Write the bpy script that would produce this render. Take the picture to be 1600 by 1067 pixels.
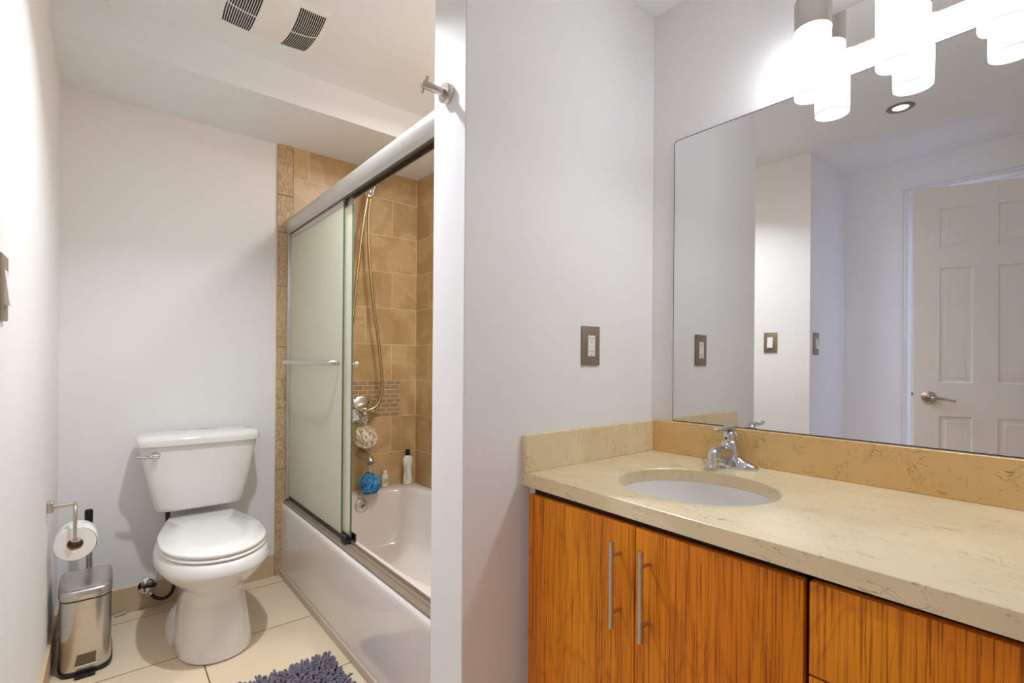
import bpy, bmesh, math, random
from mathutils import Vector, Matrix, noise
random.seed(7)
for o in list(bpy.data.objects): bpy.data.objects.remove(o)
sc = bpy.context.scene
C = sc.collection
PI = math.pi
def R(a): return math.radians(a)

# ------------------------------------------------------------------ camera
F, YAW, PITCH, ROLL, CY, EYE = 773.07, 39.65, 0.0773, 0.4488, 564.64, 1.12
yw, pt, rl = R(YAW), R(PITCH), R(ROLL)
fwd = Vector((math.sin(yw)*math.cos(pt), math.cos(yw)*math.cos(pt), math.sin(pt)))
rgt = Vector((math.cos(yw), -math.sin(yw), 0))
up = rgt.cross(fwd)
r2 = rgt*math.cos(rl) + up*math.sin(rl)
u2 = up*math.cos(rl) - rgt*math.sin(rl)
cd = bpy.data.cameras.new('camera'); cam = bpy.data.objects.new('camera', cd); C.objects.link(cam)
M = Matrix((r2, u2, -fwd)).transposed().to_4x4(); M.translation = Vector((0, 0, EYE))
cam.matrix_world = M
cd.sensor_width = 36; cd.lens = F*36/1600; cd.shift_y = (CY-533.5)/1600; cd.clip_start = 0.02
sc.camera = cam
# ------------------------------------------------------------------ world, exposure
sc.view_settings.view_transform = 'Standard'; sc.view_settings.look = 'None'
sc.view_settings.gamma = 1; sc.view_settings.use_curve_mapping = False
sc.view_settings.exposure = 0.76
sc.cycles.max_bounces = 16; sc.cycles.diffuse_bounces = 10; sc.cycles.glossy_bounces = 6; sc.cycles.transmission_bounces = 8
w = bpy.data.worlds.new('world'); sc.world = w; w.use_nodes = True
w.node_tree.nodes['Background'].inputs[0].default_value = (.50, .62, .95, 1)
w.node_tree.nodes['Background'].inputs[1].default_value = 1.6
LAMP_E, LAMP_D, CAN_A, CAN_B, TUB_FILL = 10.2, 56.0, 7.0, 0.5, 5.6

# ------------------------------------------------------------------ room lights (recessed downlights, added fill over the tub)
def area(name, loc, size, power, col, spread=180):
    l = bpy.data.lights.new(name, 'AREA'); l.shape = 'DISK'; l.size = size; l.energy = power; l.color = col; l.spread = R(spread)
    o = bpy.data.objects.new(name, l); C.objects.link(o); o.location = loc; return o
area('downlight_or_fill', (.42, 1.59, 2.384), .07, CAN_A, (.86, .94, 1), 118)
area('downlight_or_fill', (.079, .664, 2.384), .07, CAN_B, (.92, .96, 1), 110)
area('downlight_or_fill', (1.25, 1.62, 2.384), .30, TUB_FILL, (1, .98, .95), 170)  # added unseen light, no fixture, brightens the tub enclosure

# ------------------------------------------------------------------ mesh helpers
def obj(name, bm, mat, parent=None, smooth=40, loc=None):
    me = bpy.data.meshes.new(name)
    bmesh.ops.recalc_face_normals(bm, faces=bm.faces)
    bm.to_mesh(me); bm.free()
    mats = mat if isinstance(mat, (list, tuple)) else [mat]
    for m in mats: me.materials.append(m)
    if smooth:
        me.shade_smooth() if hasattr(me, 'shade_smooth') else [setattr(p, 'use_smooth', True) for p in me.polygons]
        me.set_sharp_from_angle(angle=R(smooth))
    o = bpy.data.objects.new(name, me); C.objects.link(o)
    if parent: o.parent = parent
    if loc: o.location = loc
    return o
def thing(name, label, cat, loc=(0, 0, 0), rz=0, group=None):
    o = bpy.data.objects.new(name, None); C.objects.link(o); o.empty_display_size = .05
    o.location = loc; o.rotation_euler = (0, 0, rz); o['label'] = label; o['category'] = cat
    if group: o['group'] = group
    return o
def tag(o, label, cat, group=None):
    o['label'] = label; o['category'] = cat
    if group: o['group'] = group
    return o
def struct(name, bm, mat, label=None, smooth=None):
    o = obj(name, bm, mat, None, smooth); o['kind'] = 'structure'
    if label: o['label'] = label
    return o
def BM(): return bmesh.new()
def box(bm, x0, x1, y0, y1, z0, z1, bev=0, seg=2, mi=0):
    t = bmesh.new()
    v = [t.verts.new(p) for p in ((x0,y0,z0),(x1,y0,z0),(x1,y1,z0),(x0,y1,z0),(x0,y0,z1),(x1,y0,z1),(x1,y1,z1),(x0,y1,z1))]
    for f in ((0,3,2,1),(4,5,6,7),(0,1,5,4),(1,2,6,5),(2,3,7,6),(3,0,4,7)): t.faces.new([v[i] for i in f])
    if bev: bmesh.ops.bevel(t, geom=list(t.edges), offset=bev, segments=seg, affect='EDGES', profile=.5)
    merge(bm, t, mi); return bm
def merge(bm, t, mi=0, mtx=None):
    mp = {}
    for v in t.verts: mp[v] = bm.verts.new(mtx @ v.co if mtx else v.co)
    for f in t.faces:
        try:
            nf = bm.faces.new([mp[v] for v in f.verts]); nf.material_index = mi if mi else f.material_index
        except ValueError: pass
    t.free()
def loft(bm, rings, cap0=True, cap1=True, closed=True):
    rv = [[bm.verts.new(p) for p in r] for r in rings]
    n = len(rv[0])
    for a, b in zip(rv, rv[1:]):
        for i in range(n if closed else n-1):
            j = (i+1) % n
            try: bm.faces.new((a[i], a[j], b[j], b[i]))
            except ValueError: pass
    if cap0: bm.faces.new(rv[0][::-1])
    if cap1: bm.faces.new(rv[-1])
    return bm
def frame_of(d):
    d = d.normalized(); a = Vector((0, 0, 1)) if abs(d.z) < .9 else Vector((1, 0, 0))
    u = a.cross(d).normalized(); return u, d.cross(u)
def tube(bm, pts, r, n=12, caps=True, sx=1, sy=1):
    pts = [Vector(p) for p in pts]; rr = r if isinstance(r, (list, tuple)) else [r]*len(pts)
    rings = []; u = None
    for i, p in enumerate(pts):
        d = (pts[min(i+1, len(pts)-1)] - pts[max(i-1, 0)])
        if d.length < 1e-9: d = Vector((0, 0, 1))
        d.normalize()
        if u is None: u, v = frame_of(d)
        else:
            u = (u - d*u.dot(d))
            u = u.normalized() if u.length > 1e-6 else frame_of(d)[0]
            v = d.cross(u)
        rings.append([p + u*math.cos(2*PI*k/n)*rr[i]*sx + v*math.sin(2*PI*k/n)*rr[i]*sy for k in range(n)])
    return loft(bm, rings, caps, caps)
def lathe(bm, prof, origin=(0, 0, 0), axis=(0, 0, 1), n=32, cap0=True, cap1=True):
    o = Vector(origin); ax = Vector(axis).normalized(); u, v = frame_of(ax)
    return loft(bm, [[o + ax*h + (u*math.cos(2*PI*k/n) + v*math.sin(2*PI*k/n))*max(r, 1e-5) for k in range(n)] for r, h in prof], cap0, cap1)
def smoothpath(pts, m=8):
    pts = [Vector(p) for p in pts]; out = []
    for i in range(len(pts)-1):
        p0, p1, p2, p3 = pts[max(i-1, 0)], pts[i], pts[i+1], pts[min(i+2, len(pts)-1)]
        for k in range(m):
            t = k/m
            out.append(.5*((2*p1)+(p2-p0)*t+(2*p0-5*p1+4*p2-p3)*t*t+(3*p1-p0-3*p2+p3)*t**3))
    out.append(pts[-1]); return out
def sup(cx, cy, a, b, z, n=48, e=2.0, eb=None, bb=None):
    """superellipse ring; eb/bb: exponent and half-length of the back half (y > cy)"""
    r = []
    for k in range(n):
        t = 2*PI*k/n; c, s = math.cos(t), math.sin(t)
        ee = eb if (eb and s > 0) else e; B = bb if (bb and s > 0) else b
        r.append((cx + a*math.copysign(abs(c)**(2/ee), c), cy + B*math.copysign(abs(s)**(2/ee), s), z))
    return r
def prism(bm, poly, axis, a, b, bev=0):
    """polygon of 2D points extruded along axis x|y|z from a to b"""
    f = {'x': lambda p, t: (t, p[0], p[1]), 'y': lambda p, t: (p[0], t, p[1]), 'z': lambda p, t: (p[0], p[1], t)}[axis]
    t = bmesh.new(); loft(t, [[f(p, a) for p in poly], [f(p, b) for p in poly]])
    if bev: bmesh.ops.bevel(t, geom=list(t.edges), offset=bev, segments=2, affect='EDGES', profile=.5)
    merge(bm, t); return bm

# ------------------------------------------------------------------ material helpers
def srgb(r, g, b):
    f = lambda c: (c/255/12.92) if c/255 <= .04045 else ((c/255+.055)/1.055)**2.4
    return (f(r), f(g), f(b), 1)
class N:
    def __init__(s, name):
        s.m = bpy.data.materials.new(name); s.m.use_nodes = True; s.t = s.m.node_tree; s.b = s.t.nodes['Principled BSDF']
    def n(s, ty, **kw):
        x = s.t.nodes.new('ShaderNode'+ty)
        for k, v in kw.items():
            if k.startswith('i_'):
                key = k[2:]; key = int(key) if key.isdigit() else key.replace('_', ' ')
                x.inputs[key].default_value = v
            else: setattr(x, k, v)
        return x
    def l(s, a, b): s.t.links.new(a, b)
    def ramp(s, fac, stops, interp='LINEAR'):
        r = s.n('ValToRGB'); s.l(fac, r.inputs[0]); e = r.color_ramp; e.interpolation = interp
        while len(e.elements) < len(stops): e.elements.new(.5)
        for el, (p, c) in zip(e.elements, stops): el.position = p; el.color = c if len(c) == 4 else (*c, 1)
        return r.outputs[0]
    def mix(s, fac, a, b, mode='MIX'):
        m = s.n('MixRGB', blend_type=mode)
        for i, q in ((0, fac), (1, a), (2, b)):
            if isinstance(q, (int, float)): m.inputs[i].default_value = q
            elif isinstance(q, tuple): m.inputs[i].default_value = q
            else: s.l(q, m.inputs[i])
        return m.outputs[0]
    def coord(s, scale=(1, 1, 1), loc=(0, 0, 0), rot=(0, 0, 0)):
        c = s.n('TexCoord'); mp = s.n('Mapping'); s.l(c.outputs['Object'], mp.inputs[0])
        mp.inputs['Scale'].default_value = scale; mp.inputs['Location'].default_value = loc; mp.inputs['Rotation'].default_value = rot
        return mp.outputs[0]
    def noise(s, vec, scale, detail=4, rough=.5, dist=0):
        x = s.n('TexNoise', i_Scale=scale, i_Detail=detail, i_Roughness=rough, i_Distortion=dist); s.l(vec, x.inputs['Vector']); return x.outputs['Fac']
    def bump(s, h, strength=.2, dist=.002):
        b = s.n('Bump', i_Strength=strength, i_Distance=dist); s.l(h, b.inputs['Height']); s.l(b.outputs[0], s.b.inputs['Normal'])
def pm(name, col, rough=.5, metal=0, bump=None, **kw):
    k = N(name); k.b.inputs['Base Color'].default_value = col; k.b.inputs['Roughness'].default_value = rough; k.b.inputs['Metallic'].default_value = metal
    v = k.coord()
    n1 = k.noise(v, 6, 3)
    k.l(k.mix(n1, tuple(c*.965 for c in col[:3])+(1,), col), k.b.inputs['Base Color'])
    if bump: k.bump(k.noise(v, bump[0], 3), bump[1], .001)
    for a, b in kw.items(): k.b.inputs[a.replace('_', ' ')].default_value = b
    return k.m
MT = {}
MT['wall'] = pm('white_wall_paint', srgb(241, 240, 241), .55, bump=(60, .04))
MT['ceiling'] = pm('ceiling_paint', srgb(238, 240, 243), .7, bump=(60, .04))
MT['trim'] = pm('white_trim_paint', srgb(235, 235, 236), .35)
MT['door'] = pm('door_paint', srgb(242, 239, 236), .4)
MT['porcelain'] = pm('white_porcelain', srgb(238, 236, 233), .12, Coat_Weight=.5, Coat_Roughness=.05)
MT['tub'] = pm('tub_enamel', srgb(226, 218, 213), .16, Coat_Weight=.4, Coat_Roughness=.05)
MT['chrome'] = pm('chrome', srgb(215, 215, 216), .06, 1)
MT['nickel'] = pm('brushed_nickel', srgb(205, 198, 188), .28, 1)
MT['alu'] = pm('satin_aluminium', srgb(205, 200, 195), .42, .75)
MT['track'] = pm('shaded_aluminium_track', srgb(172, 158, 142), .42, .7)  # aluminium of the bottom track, its shade put into the darker brown colour
MT['aludark'] = pm('dark_aluminium_channel', srgb(120, 108, 95), .4, .8)
MT['black'] = pm('black_plastic', srgb(20, 19, 19), .4)
MT['rubber'] = pm('dark_rubber', srgb(38, 30, 28), .5)
MT['whiteplastic'] = pm('white_plastic', srgb(240, 239, 236), .3)
MT['bronze'] = pm('pewter_switch_plate', srgb(150, 134, 116), .42, .45)
MT['darkgap'] = pm('dark_reveal', srgb(45, 14, 8), .6)
MT['paper'] = pm('tissue_paper', srgb(242, 240, 237), .9, bump=(180, .2))
MT['card'] = pm('cardboard_core', srgb(196, 158, 116), .9)
MT['slot'] = pm('grille_dark', srgb(28, 24, 20), .8)
MT['caulk'] = pm('beige_tile_strip', srgb(196, 180, 160), .4)
MT['grout'] = pm('dark_grout', srgb(110, 90, 68), .9)
def mirror_mat():
    k = N('mirror_silver'); k.b.inputs['Base Color'].default_value = (.76, .77, .77, 1); k.b.inputs['Metallic'].default_value = 1; k.b.inputs['Roughness'].default_value = 0.0
    return k.m
MT['mirror'] = mirror_mat()
def polished():
    k = N('polished_steel_plate'); k.b.inputs['Base Color'].default_value = (.82, .81, .80, 1); k.b.inputs['Metallic'].default_value = 1; k.b.inputs['Roughness'].default_value = .04
    return k.m
MT['polish'] = polished()
def frosted():
    k = N('frosted_glass'); b = k.b; b.inputs['Base Color'].default_value = srgb(240, 241, 232); b.inputs['Roughness'].default_value = .35
    b.inputs['Transmission Weight'].default_value = .35; b.inputs['IOR'].default_value = 1.3
    tr = k.n('BsdfTranslucent'); tr.inputs[0].default_value = srgb(240, 242, 230)
    mx = k.n('MixShader'); mx.inputs[0].default_value = .45
    out = k.t.nodes['Material Output']; k.l(b.outputs[0], mx.inputs[1]); k.l(tr.outputs[0], mx.inputs[2]); k.l(mx.outputs[0], out.inputs[0])
    return k.m
MT['frost'] = frosted()
def edgeglass():
    k = N('clear_glass_edge'); b = k.b; b.inputs['Base Color'].default_value = srgb(120, 150, 130); b.inputs['Roughness'].default_value = .15
    b.inputs['Transmission Weight'].default_value = .5
    return k.m
MT['edge'] = edgeglass()
def opal():
    # the bulbs sit high in the cylinders, so the glass dims towards its lower end
    k = N('lit_opal_glass'); b = k.b; b.inputs['Base Color'].default_value = (.15, .15, .15, 1); b.inputs['Roughness'].default_value = .2
    b.inputs['Emission Color'].default_value = (.91, .945, 1, 1)
    tc = k.n('TexCoord'); sp = k.n('SeparateXYZ'); k.l(tc.outputs['Object'], sp.inputs[0])
    mr = k.n('MapRange', interpolation_type='SMOOTHSTEP'); mr.inputs[1].default_value = -.125; mr.inputs[2].default_value = -.03
    mr.inputs[3].default_value = .42; mr.inputs[4].default_value = LAMP_E; k.l(sp.outputs[2], mr.inputs[0]); k.l(mr.outputs[0], b.inputs['Emission Strength'])
    return k.m
MT['opal'] = opal()
def opal_end():
    k = N('lit_shade_opening'); b = k.b; b.inputs['Base Color'].default_value = (.9, .9, .9, 1)
    b.inputs['Emission Color'].default_value = (.93, .96, 1, 1); b.inputs['Emission Strength'].default_value = LAMP_D
    return k.m
MT['opal_end'] = opal_end()
def led():
    k = N('lit_downlight_lens'); b = k.b; b.inputs['Base Color'].default_value = (.9, .9, .9, 1)
    b.inputs['Emission Color'].default_value = (.85, .93, 1, 1); b.inputs['Emission Strength'].default_value = 2.0
    return k.m
MT['led'] = led()
def wood():
    k = N('varnished_orange_wood')
    # growth-ring field: distance-like noise stretched along the grain gives cathedral arches, fine streaks on top
    ring = k.noise(k.coord((1, 1, .17)), 8.5, 2, .4, .25)
    mm = k.n('Math', operation='MULTIPLY'); mm.inputs[1].default_value = 17; k.l(ring, mm.inputs[0])
    fr = k.n('Math', operation='FRACT'); k.l(mm.outputs[0], fr.inputs[0])
    rings = k.ramp(fr.outputs[0], [(0, (.55, .40, .26)), (.07, (.86, .8, .72)), (.3, (1, 1, 1)), (.86, (1.0, .98, .95)), (1, (.60, .46, .32))])
    fine = k.noise(k.coord((1, 1, .014)), 300, 3, .6, .2)
    mid = k.noise(k.coord((1, 1, .02)), 120, 3, .6, .3)
    big = k.noise(k.coord((1, 1, .12)), 5, 3, .5, .4)
    c = k.ramp(big, [(.3, srgb(208, 112, 8)), (.5, srgb(226, 134, 10)), (.72, srgb(238, 154, 18))])
    f = k.ramp(fine, [(.38, (.42, .28, .16)), (.45, (.92, .88, .82)), (.7, (1.1, 1.1, 1.1))])
    g = k.ramp(mid, [(.33, (.66, .52, .38)), (.43, (1, 1, 1)), (.7, (1.08, 1.08, 1.08))])
    c = k.mix(.42, c, rings, 'MULTIPLY'); c = k.mix(.85, c, f, 'MULTIPLY'); c = k.mix(.9, c, g, 'MULTIPLY')
    k.l(c, k.b.inputs['Base Color']); k.b.inputs['Roughness'].default_value = .42; k.b.inputs['Specular IOR Level'].default_value = .3
    k.bump(fine, .08, .001)
    return k.m
MT['wood'] = wood()
def stone(name, base, light, dark, vs=(1, 1, 1), amt=.8):
    k = N(name); v = k.coord(vs)
    big = k.noise(v, 5, 5, .6, .5)
    c = k.ramp(big, [(.3, base), (.7, light)])
    # short dark squiggly veins: thin level sets of a distorted noise, broken up by a second one
    dn = k.n('TexNoise', i_Scale=9, i_Detail=3); k.l(v, dn.inputs['Vector'])
    wv = k.mix(.10, v, dn.outputs['Color'], 'ADD')
    n1 = k.noise(wv, 24, 3, .6, .7)
    line = k.ramp(n1, [(.489, (0, 0, 0)), (.5, (1, 1, 1)), (.511, (0, 0, 0))])
    brk = k.ramp(k.noise(v, 21, 2), [(.47, (0, 0, 0)), (.62, (1, 1, 1))])
    n2 = k.noise(wv, 52, 3, .6, .6)
    line2 = k.ramp(n2, [(.482, (0, 0, 0)), (.5, (1, 1, 1)), (.518, (0, 0, 0))])
    brk2 = k.ramp(k.noise(v, 13, 2), [(.52, (0, 0, 0)), (.68, (1, 1, 1))])
    a = k.mix(1, line, brk, 'MULTIPLY'); b = k.mix(1, line2, brk2, 'MULTIPLY'); m = k.mix(1, a, b, 'LIGHTEN')
    m = k.mix(1, m, (amt, amt, amt, 1), 'MULTIPLY')
    k.l(k.mix(m, c, dark), k.b.inputs['Base Color']); k.b.inputs['Roughness'].default_value = .3
    k.b.inputs['Coat Weight'].default_value = .15; k.b.inputs['Coat Roughness'].default_value = .12
    return k.m
MT['stone'] = stone('beige_limestone', srgb(224, 204, 164), srgb(236, 220, 184), srgb(128, 96, 54), (1.5, .6, 1), .72)
MT['stonedk'] = stone('golden_limestone', srgb(226, 188, 122), srgb(232, 200, 140), srgb(118, 80, 36))
def tile(name, bw, bh, off, loc, c1, c2, mortar, ms, rot=None, stripe=True, bias=0):
    """brick texture laid in object space; rot brings the wall plane to texture XY"""
    k = N(name); tc = k.n('TexCoord'); sp = k.n('SeparateXYZ'); k.l(tc.outputs['Object'], sp.inputs[0])
    cb = k.n('CombineXYZ'); a, b = {'xz': ('X', 'Z'), 'yz': ('Y', 'Z'), 'xy': ('X', 'Y')}[rot]
    k.l(sp.outputs[a], cb.inputs[0]); k.l(sp.outputs[b], cb.inputs[1])
    mp = k.n('Mapping'); mp.inputs['Location'].default_value = (loc[0], loc[1], 0); k.l(cb.outputs[0], mp.inputs[0])
    br = k.n('TexBrick', offset=off, offset_frequency=2, squash=1, i_Scale=1, i_Mortar_Size=ms, i_Mortar_Smooth=.1, i_Bias=bias, i_Brick_Width=bw, i_Row_Height=bh)
    br.inputs['Color1'].default_value = (0, 0, 0, 1); br.inputs['Color2'].default_value = (1, 1, 1, 1); br.inputs['Mortar'].default_value = (.5, .5, .5, 1)
    k.l(mp.outputs[0], br.inputs['Vector'])
    vec = k.coord()
    if stripe:
        # soft slate-like clefts: each tile shifts the pattern by its own random value
        sh = k.mix(1, vec, k.mix(1, br.outputs['Color'], (3, 3, 3, 1), 'MULTIPLY'), 'ADD')
        n1 = k.noise(sh, 3.2, 6, .55, 1.4); n2 = k.noise(sh, 45, 4, .6)
        base = k.ramp(n1, [(.32, c1), (.5, tuple((p+q)/2 for p, q in zip(c1, c2))), (.53, c2), (.75, tuple((p+q)/2 for p, q in zip(c1, c2)))])
        base = k.mix(.25, base, k.ramp(n2, [(.3, (.8, .8, .8)), (.7, (1.1, 1.1, 1.1))]), 'MULTIPLY')
        hh = k.mix(.3, n1, n2)
    else:
        n1 = k.noise(vec, 3, 4); base = k.mix(k.mix(.5, n1, br.outputs['Color']), c1, c2); hh = n1
    k.l(k.mix(br.outputs['Fac'], base, mortar), k.b.inputs['Base Color'])
    inv = k.n('Math', operation='SUBTRACT'); inv.inputs[0].default_value = 1; k.l(br.outputs['Fac'], inv.inputs[1])
    h = k.mix(.35, inv.outputs[0], hh)
    k.b.inputs['Roughness'].default_value = .32; k.bump(h, .5, .003)
    return k.m
T1, T2, TG = srgb(184, 152, 106), srgb(208, 178, 132), srgb(226, 204, 165)
MT['tile_xz'] = tile('brown_stone_tile', .327, .2165, .5, (-.691+.327*4, -.354+.2165*4, 0), T1, T2, TG, .0022, 'xz')
MT['tile_yz'] = tile('brown_stone_tile_side', .327, .2165, .5, (-2.61+.327*10, -.354+.2165*4, 0), T1, T2, TG, .0022, 'yz')
MT['mosaic'] = tile('small_brick_mosaic', .057, .0271, .5, (0, -.787, 0), srgb(156, 130, 100), srgb(184, 156, 122), srgb(222, 200, 165), .0022, 'xz', False)
MT['floor'] = tile('cream_floor_tile', .435, .4385, 0, (-.296+.435*4, -1.793+.4385*8, 0), srgb(216, 196, 168), srgb(228, 210, 182), srgb(104, 76, 48), .0022, 'xy', False)
def carved():
    k = N('carved_border_tile'); v = k.coord((1, 1, .6))
    n1 = k.noise(v, 26, 5, .6, 2.2); wv = k.ramp(n1, [(.4, srgb(178, 148, 110)), (.5, srgb(196, 166, 126)), (.54, srgb(216, 190, 152)), (.6, srgb(186, 156, 118))])
    k.l(wv, k.b.inputs['Base Color']); k.b.inputs['Roughness'].default_value = .4; k.bump(n1, .6, .004); return k.m
MT['carved'] = carved()
MT['basetile'] = pm('baseboard_tile', srgb(208, 184, 150), .35)
def brushed(name, col, rough):
    k = N(name); n1 = k.noise(k.coord((1, 1, 60)), 6, 3)
    k.l(k.ramp(n1, [(.3, tuple(c*.88 for c in col[:3])), (.7, col)]), k.b.inputs['Base Color']); k.b.inputs['Metallic'].default_value = 1
    k.b.inputs['Roughness'].default_value = rough; k.bump(n1, .05, .001); return k.m
MT['can'] = brushed('brushed_stainless_steel', srgb(214, 210, 204), .24)
def fabric(name, c1, c2, sc_=40):
    k = N(name); k.l(k.mix(k.noise(k.coord(), sc_, 3), c1, c2), k.b.inputs['Base Color']); k.b.inputs['Roughness'].default_value = .9
    k.b.inputs['Sheen Weight'].default_value = .3; return k.m
MT['rug'] = fabric('purple_grey_chenille', srgb(78, 70, 84), srgb(126, 116, 132), 25)
MT['rugbase'] = fabric('dark_rug_backing', srgb(30, 28, 40), srgb(44, 42, 56))
MT['cream'] = fabric('cream_mesh_net', srgb(236, 226, 204), srgb(248, 242, 226))
MT['blue'] = fabric('blue_mesh_net', srgb(40, 134, 200), srgb(84, 182, 236))
MT['hose'] = brushed('champagne_metal_hose', srgb(205, 186, 150), .22)

# ------------------------------------------------------------------ dimensions
XR = 1.5637; YS = 1.0762; YT = 1.2365; XE = .728; YB = 2.773; ZC = 2.396; ZS = 2.248; YSOF = 2.2926; XT = 1.512; YL = 1.1477; XD = -.752
def xl(y): return -.1368 - .0117*(YB-y)
YR = -1.05

# ------------------------------------------------------------------ setting
struct('floor', box(BM(), -2.0, 1.70, -1.2, 2.90, -.06, 0), MT['floor'])
struct('ceiling', box(BM(), -.90, 1.70, -1.2, 2.90, ZC, ZC+.06), MT['ceiling'])
struct('wall_back', box(BM(), -.30, 1.70, YB+.003, YB+.12, 0, ZC), MT['wall'])
struct('wall_left', prism(BM(), [(xl(YL), YL), (xl(2.80), 2.80), (xl(2.80)-.12, 2.80), (xl(YL)-.12, YL)], 'z', 0, ZC), MT['wall'])
struct('wall_entry', box(BM(), XD-.06, xl(YL)-.119, YL, YL+.12, 0, ZC), MT['wall'])
# wall with the doorway: piece left of it, right of it and above it
DY0, DY1, DZ = .148, .762, 2.150
b = BM(); box(b, XD-.11, XD, DY1, YL, 0, ZC); box(b, XD-.11, XD, YR, DY0, 0, ZC); box(b, XD-.11, XD, DY0, DY1, DZ, ZC)
struct('wall_doorway', b, MT['wall'])
struct('wall_rear', box(BM(), XD-.11, 1.70, YR-.1, YR, 0, ZC), MT['wall'])
struct('wall_mirror', box(BM(), XR, XR+.10, YR, YT, 0, ZC), MT['wall'])
struct('wall_partition', box(BM(), XE, XR, YS, YT, 0, ZC, .002, 1), MT['wall'])
struct('wall_tub_side', box(BM(), XT+.008, XT+.10, YT, YB+.003, 0, ZC), MT['wall'])
struct('ceiling_soffit', box(BM(), xl(YSOF)-.02, XT+.02, YSOF, YB+.003, ZS, ZC), MT['ceiling'])
# tiled cladding of the tub enclosure
b = BM(); box(b, .776, XT, YB-.008, YB+.003, 0, ZS)
struct('trim_1', b, MT['tile_xz'], 'brown stone wall tile over the foot of the tub')
b = BM(); box(b, XT, XT+.008, YT, YB-.008, 0, ZS+.02); 
struct('trim_2', b, MT['tile_yz'], 'brown stone wall tile along the tub')
b = BM()
z = 0.0
zs_ = [0.03, .23, .55, .87, 1.19, 1.51, 1.79, 1.985, ZS]
z = .0
for q in zs_:
    box(b, .6985, .7745, YB-.011, YB+.003, z+.0012, q-.0012, .0015, 1); z = q
struct('trim_3', b, MT['carved'], 'carved beige border tiles beside the tub', 30)
b = BM(); box(b, 1.05, 1.402, YB-.0095, YB-.008, .787, 1.004)
struct('trim_4', b, MT['mosaic'], 'small brick mosaic band behind the tub valve')
b = BM(); box(b, 1.4025, 1.4075, YB-.0105, YB-.008, .787, 1.004); struct('trim_5', b, MT['caulk'])
# tile baseboards
struct('baseboard_back', box(BM(), xl(YB)+.002, .6975, YB-.010, YB+.003, 0, .112, .002, 1), MT['basetile'])
b = BM(); prism(b, [(xl(YL), YL), (xl(YB), YB-.011), (xl(YB)+.010, YB-.011), (xl(YL)+.010, YL)], 'z', 0, .112)
struct('baseboard_left', b, MT['basetile'])
struct('trim_6', box(BM(), XE-.010, XE-.0005, YT+.001, YB-.012, 0, .034, .002, 1), MT['caulk'], 'beige tile strip at the foot of the tub')
# painter's bead on the wall edges above the backsplash comes from the wall itself

# doorway casing (moulded profile) and jambs
def casing(y0, y1, ztop):
    b = BM()
    prof = [(0, 0), (.018, 0), (.020, .008), (.016, .014), (.016, .022), (.022, .030), (.022, .040), (.014, .048), (.016, .056), (.010, .064), (0, .064)]
    for s, yy in ((1, y1), (-1, y0)):
        rings = [[(XD+p[0], yy+s*p[1], 0) for p in prof], [(XD+p[0], yy+s*p[1], ztop+p[1]) for p in prof]]
        loft(b, rings)
    rings = [[(XD+p[0], y1+p[1], ztop+p[1]) for p in prof], [(XD+p[0], y0-p[1], ztop+p[1]) for p in prof]]
    loft(b, rings)
    return b
struct('door_1_casing', casing(DY0, DY1, DZ), MT['trim'], 'white moulded casing around the doorway', 30)
b = BM(); box(b, XD-.11, XD+.001, DY1-.016, DY1, 0, DZ); box(b, XD-.11, XD+.001, DY0, DY0+.016, 0, DZ); box(b, XD-.11, XD+.001, DY0, DY1, DZ-.016, DZ)
struct('door_1_jamb', b, MT['trim'])

# the six panel door, standing half open
D1 = Vector((-.506, .72, 0)); du = Vector((-.3844, -.9232, 0)); dn = Vector((du.y, -du.x, 0))   # room side normal
dn = Vector((.9232, -.3844, 0))
def door():
    W, T, z0, z1 = .615, .035, .012, 2.134
    t = bpy.data.objects.new('door_1', None); C.objects.link(t); t['kind'] = 'structure'; t['label'] = 'white six panel door standing ajar'
    m = Matrix((du, dn, Vector((0, 0, 1)))).transposed().to_4x4(); m.translation = D1; t.matrix_world = m
    b = BM()
    cols = [(.113, .258), (.362, .507)]; rows = [(.22, .833), (1.022, 1.673), (1.783, 2.011)]
    us = [0, .113, .258, .362, .507, W]; zz = [z0, .22, .833, 1.022, 1.673, 1.783, 2.011, z1]
    for i in range(5):
        for j in range(7):
            u0, u1, a, c = us[i], us[i+1], zz[j], zz[j+1]
            if i in (1, 3) and j in (1, 3, 5):
                d = [(0, 0), (.005, -.0082), (.013, -.0083), (.036, -.0012), (.038, -.0022), (.040, -.0022)]
                rings = [[(u0+e, h, a+e), (u1-e, h, a+e), (u1-e, h, c-e), (u0+e, h, c-e)] for e, h in d]
                loft(b, rings, False, True)
            else:
                f = [b.verts.new(p) for p in ((u0, 0, a), (u1, 0, a), (u1, 0, c), (u0, 0, c))]; b.faces.new(f)
    box(b, 0, W, -T, -.0085, z0, z1)
    for (ua, ub, za, zb) in ((0, .0005, z0, z1), (W-.0005, W, z0, z1)): box(b, ua, ub, -.0086, -.0001, za, zb)
    box(b, 0, W, -.0086, -.0001, z1-.0005, z1)
    bmesh.ops.remove_doubles(b, verts=b.verts, dist=.00005)
    obj('door_leaf', b, MT['door'], t, 30)
    b = BM(); lathe(b, [(.036, 0), (.036, .006), (.030, .011), (.012, .013), (.012, .05)], (.067, 0, .936), (0, 1, 0))
    tube(b, smoothpath([(.067, .048, .936), (.085, .052, .936), (.13, .050, .930), (.175, .046, .921)]), [.013]*9+[.011]*8+[.008]*8, 12, True, 1, .8)
    h = obj('door_handle', b, MT['nickel'], t)
    obj('latch', box(BM(), -.010, 0, -.022, -.010, .945, .965, .001), MT['nickel'], t)
door()

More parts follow.
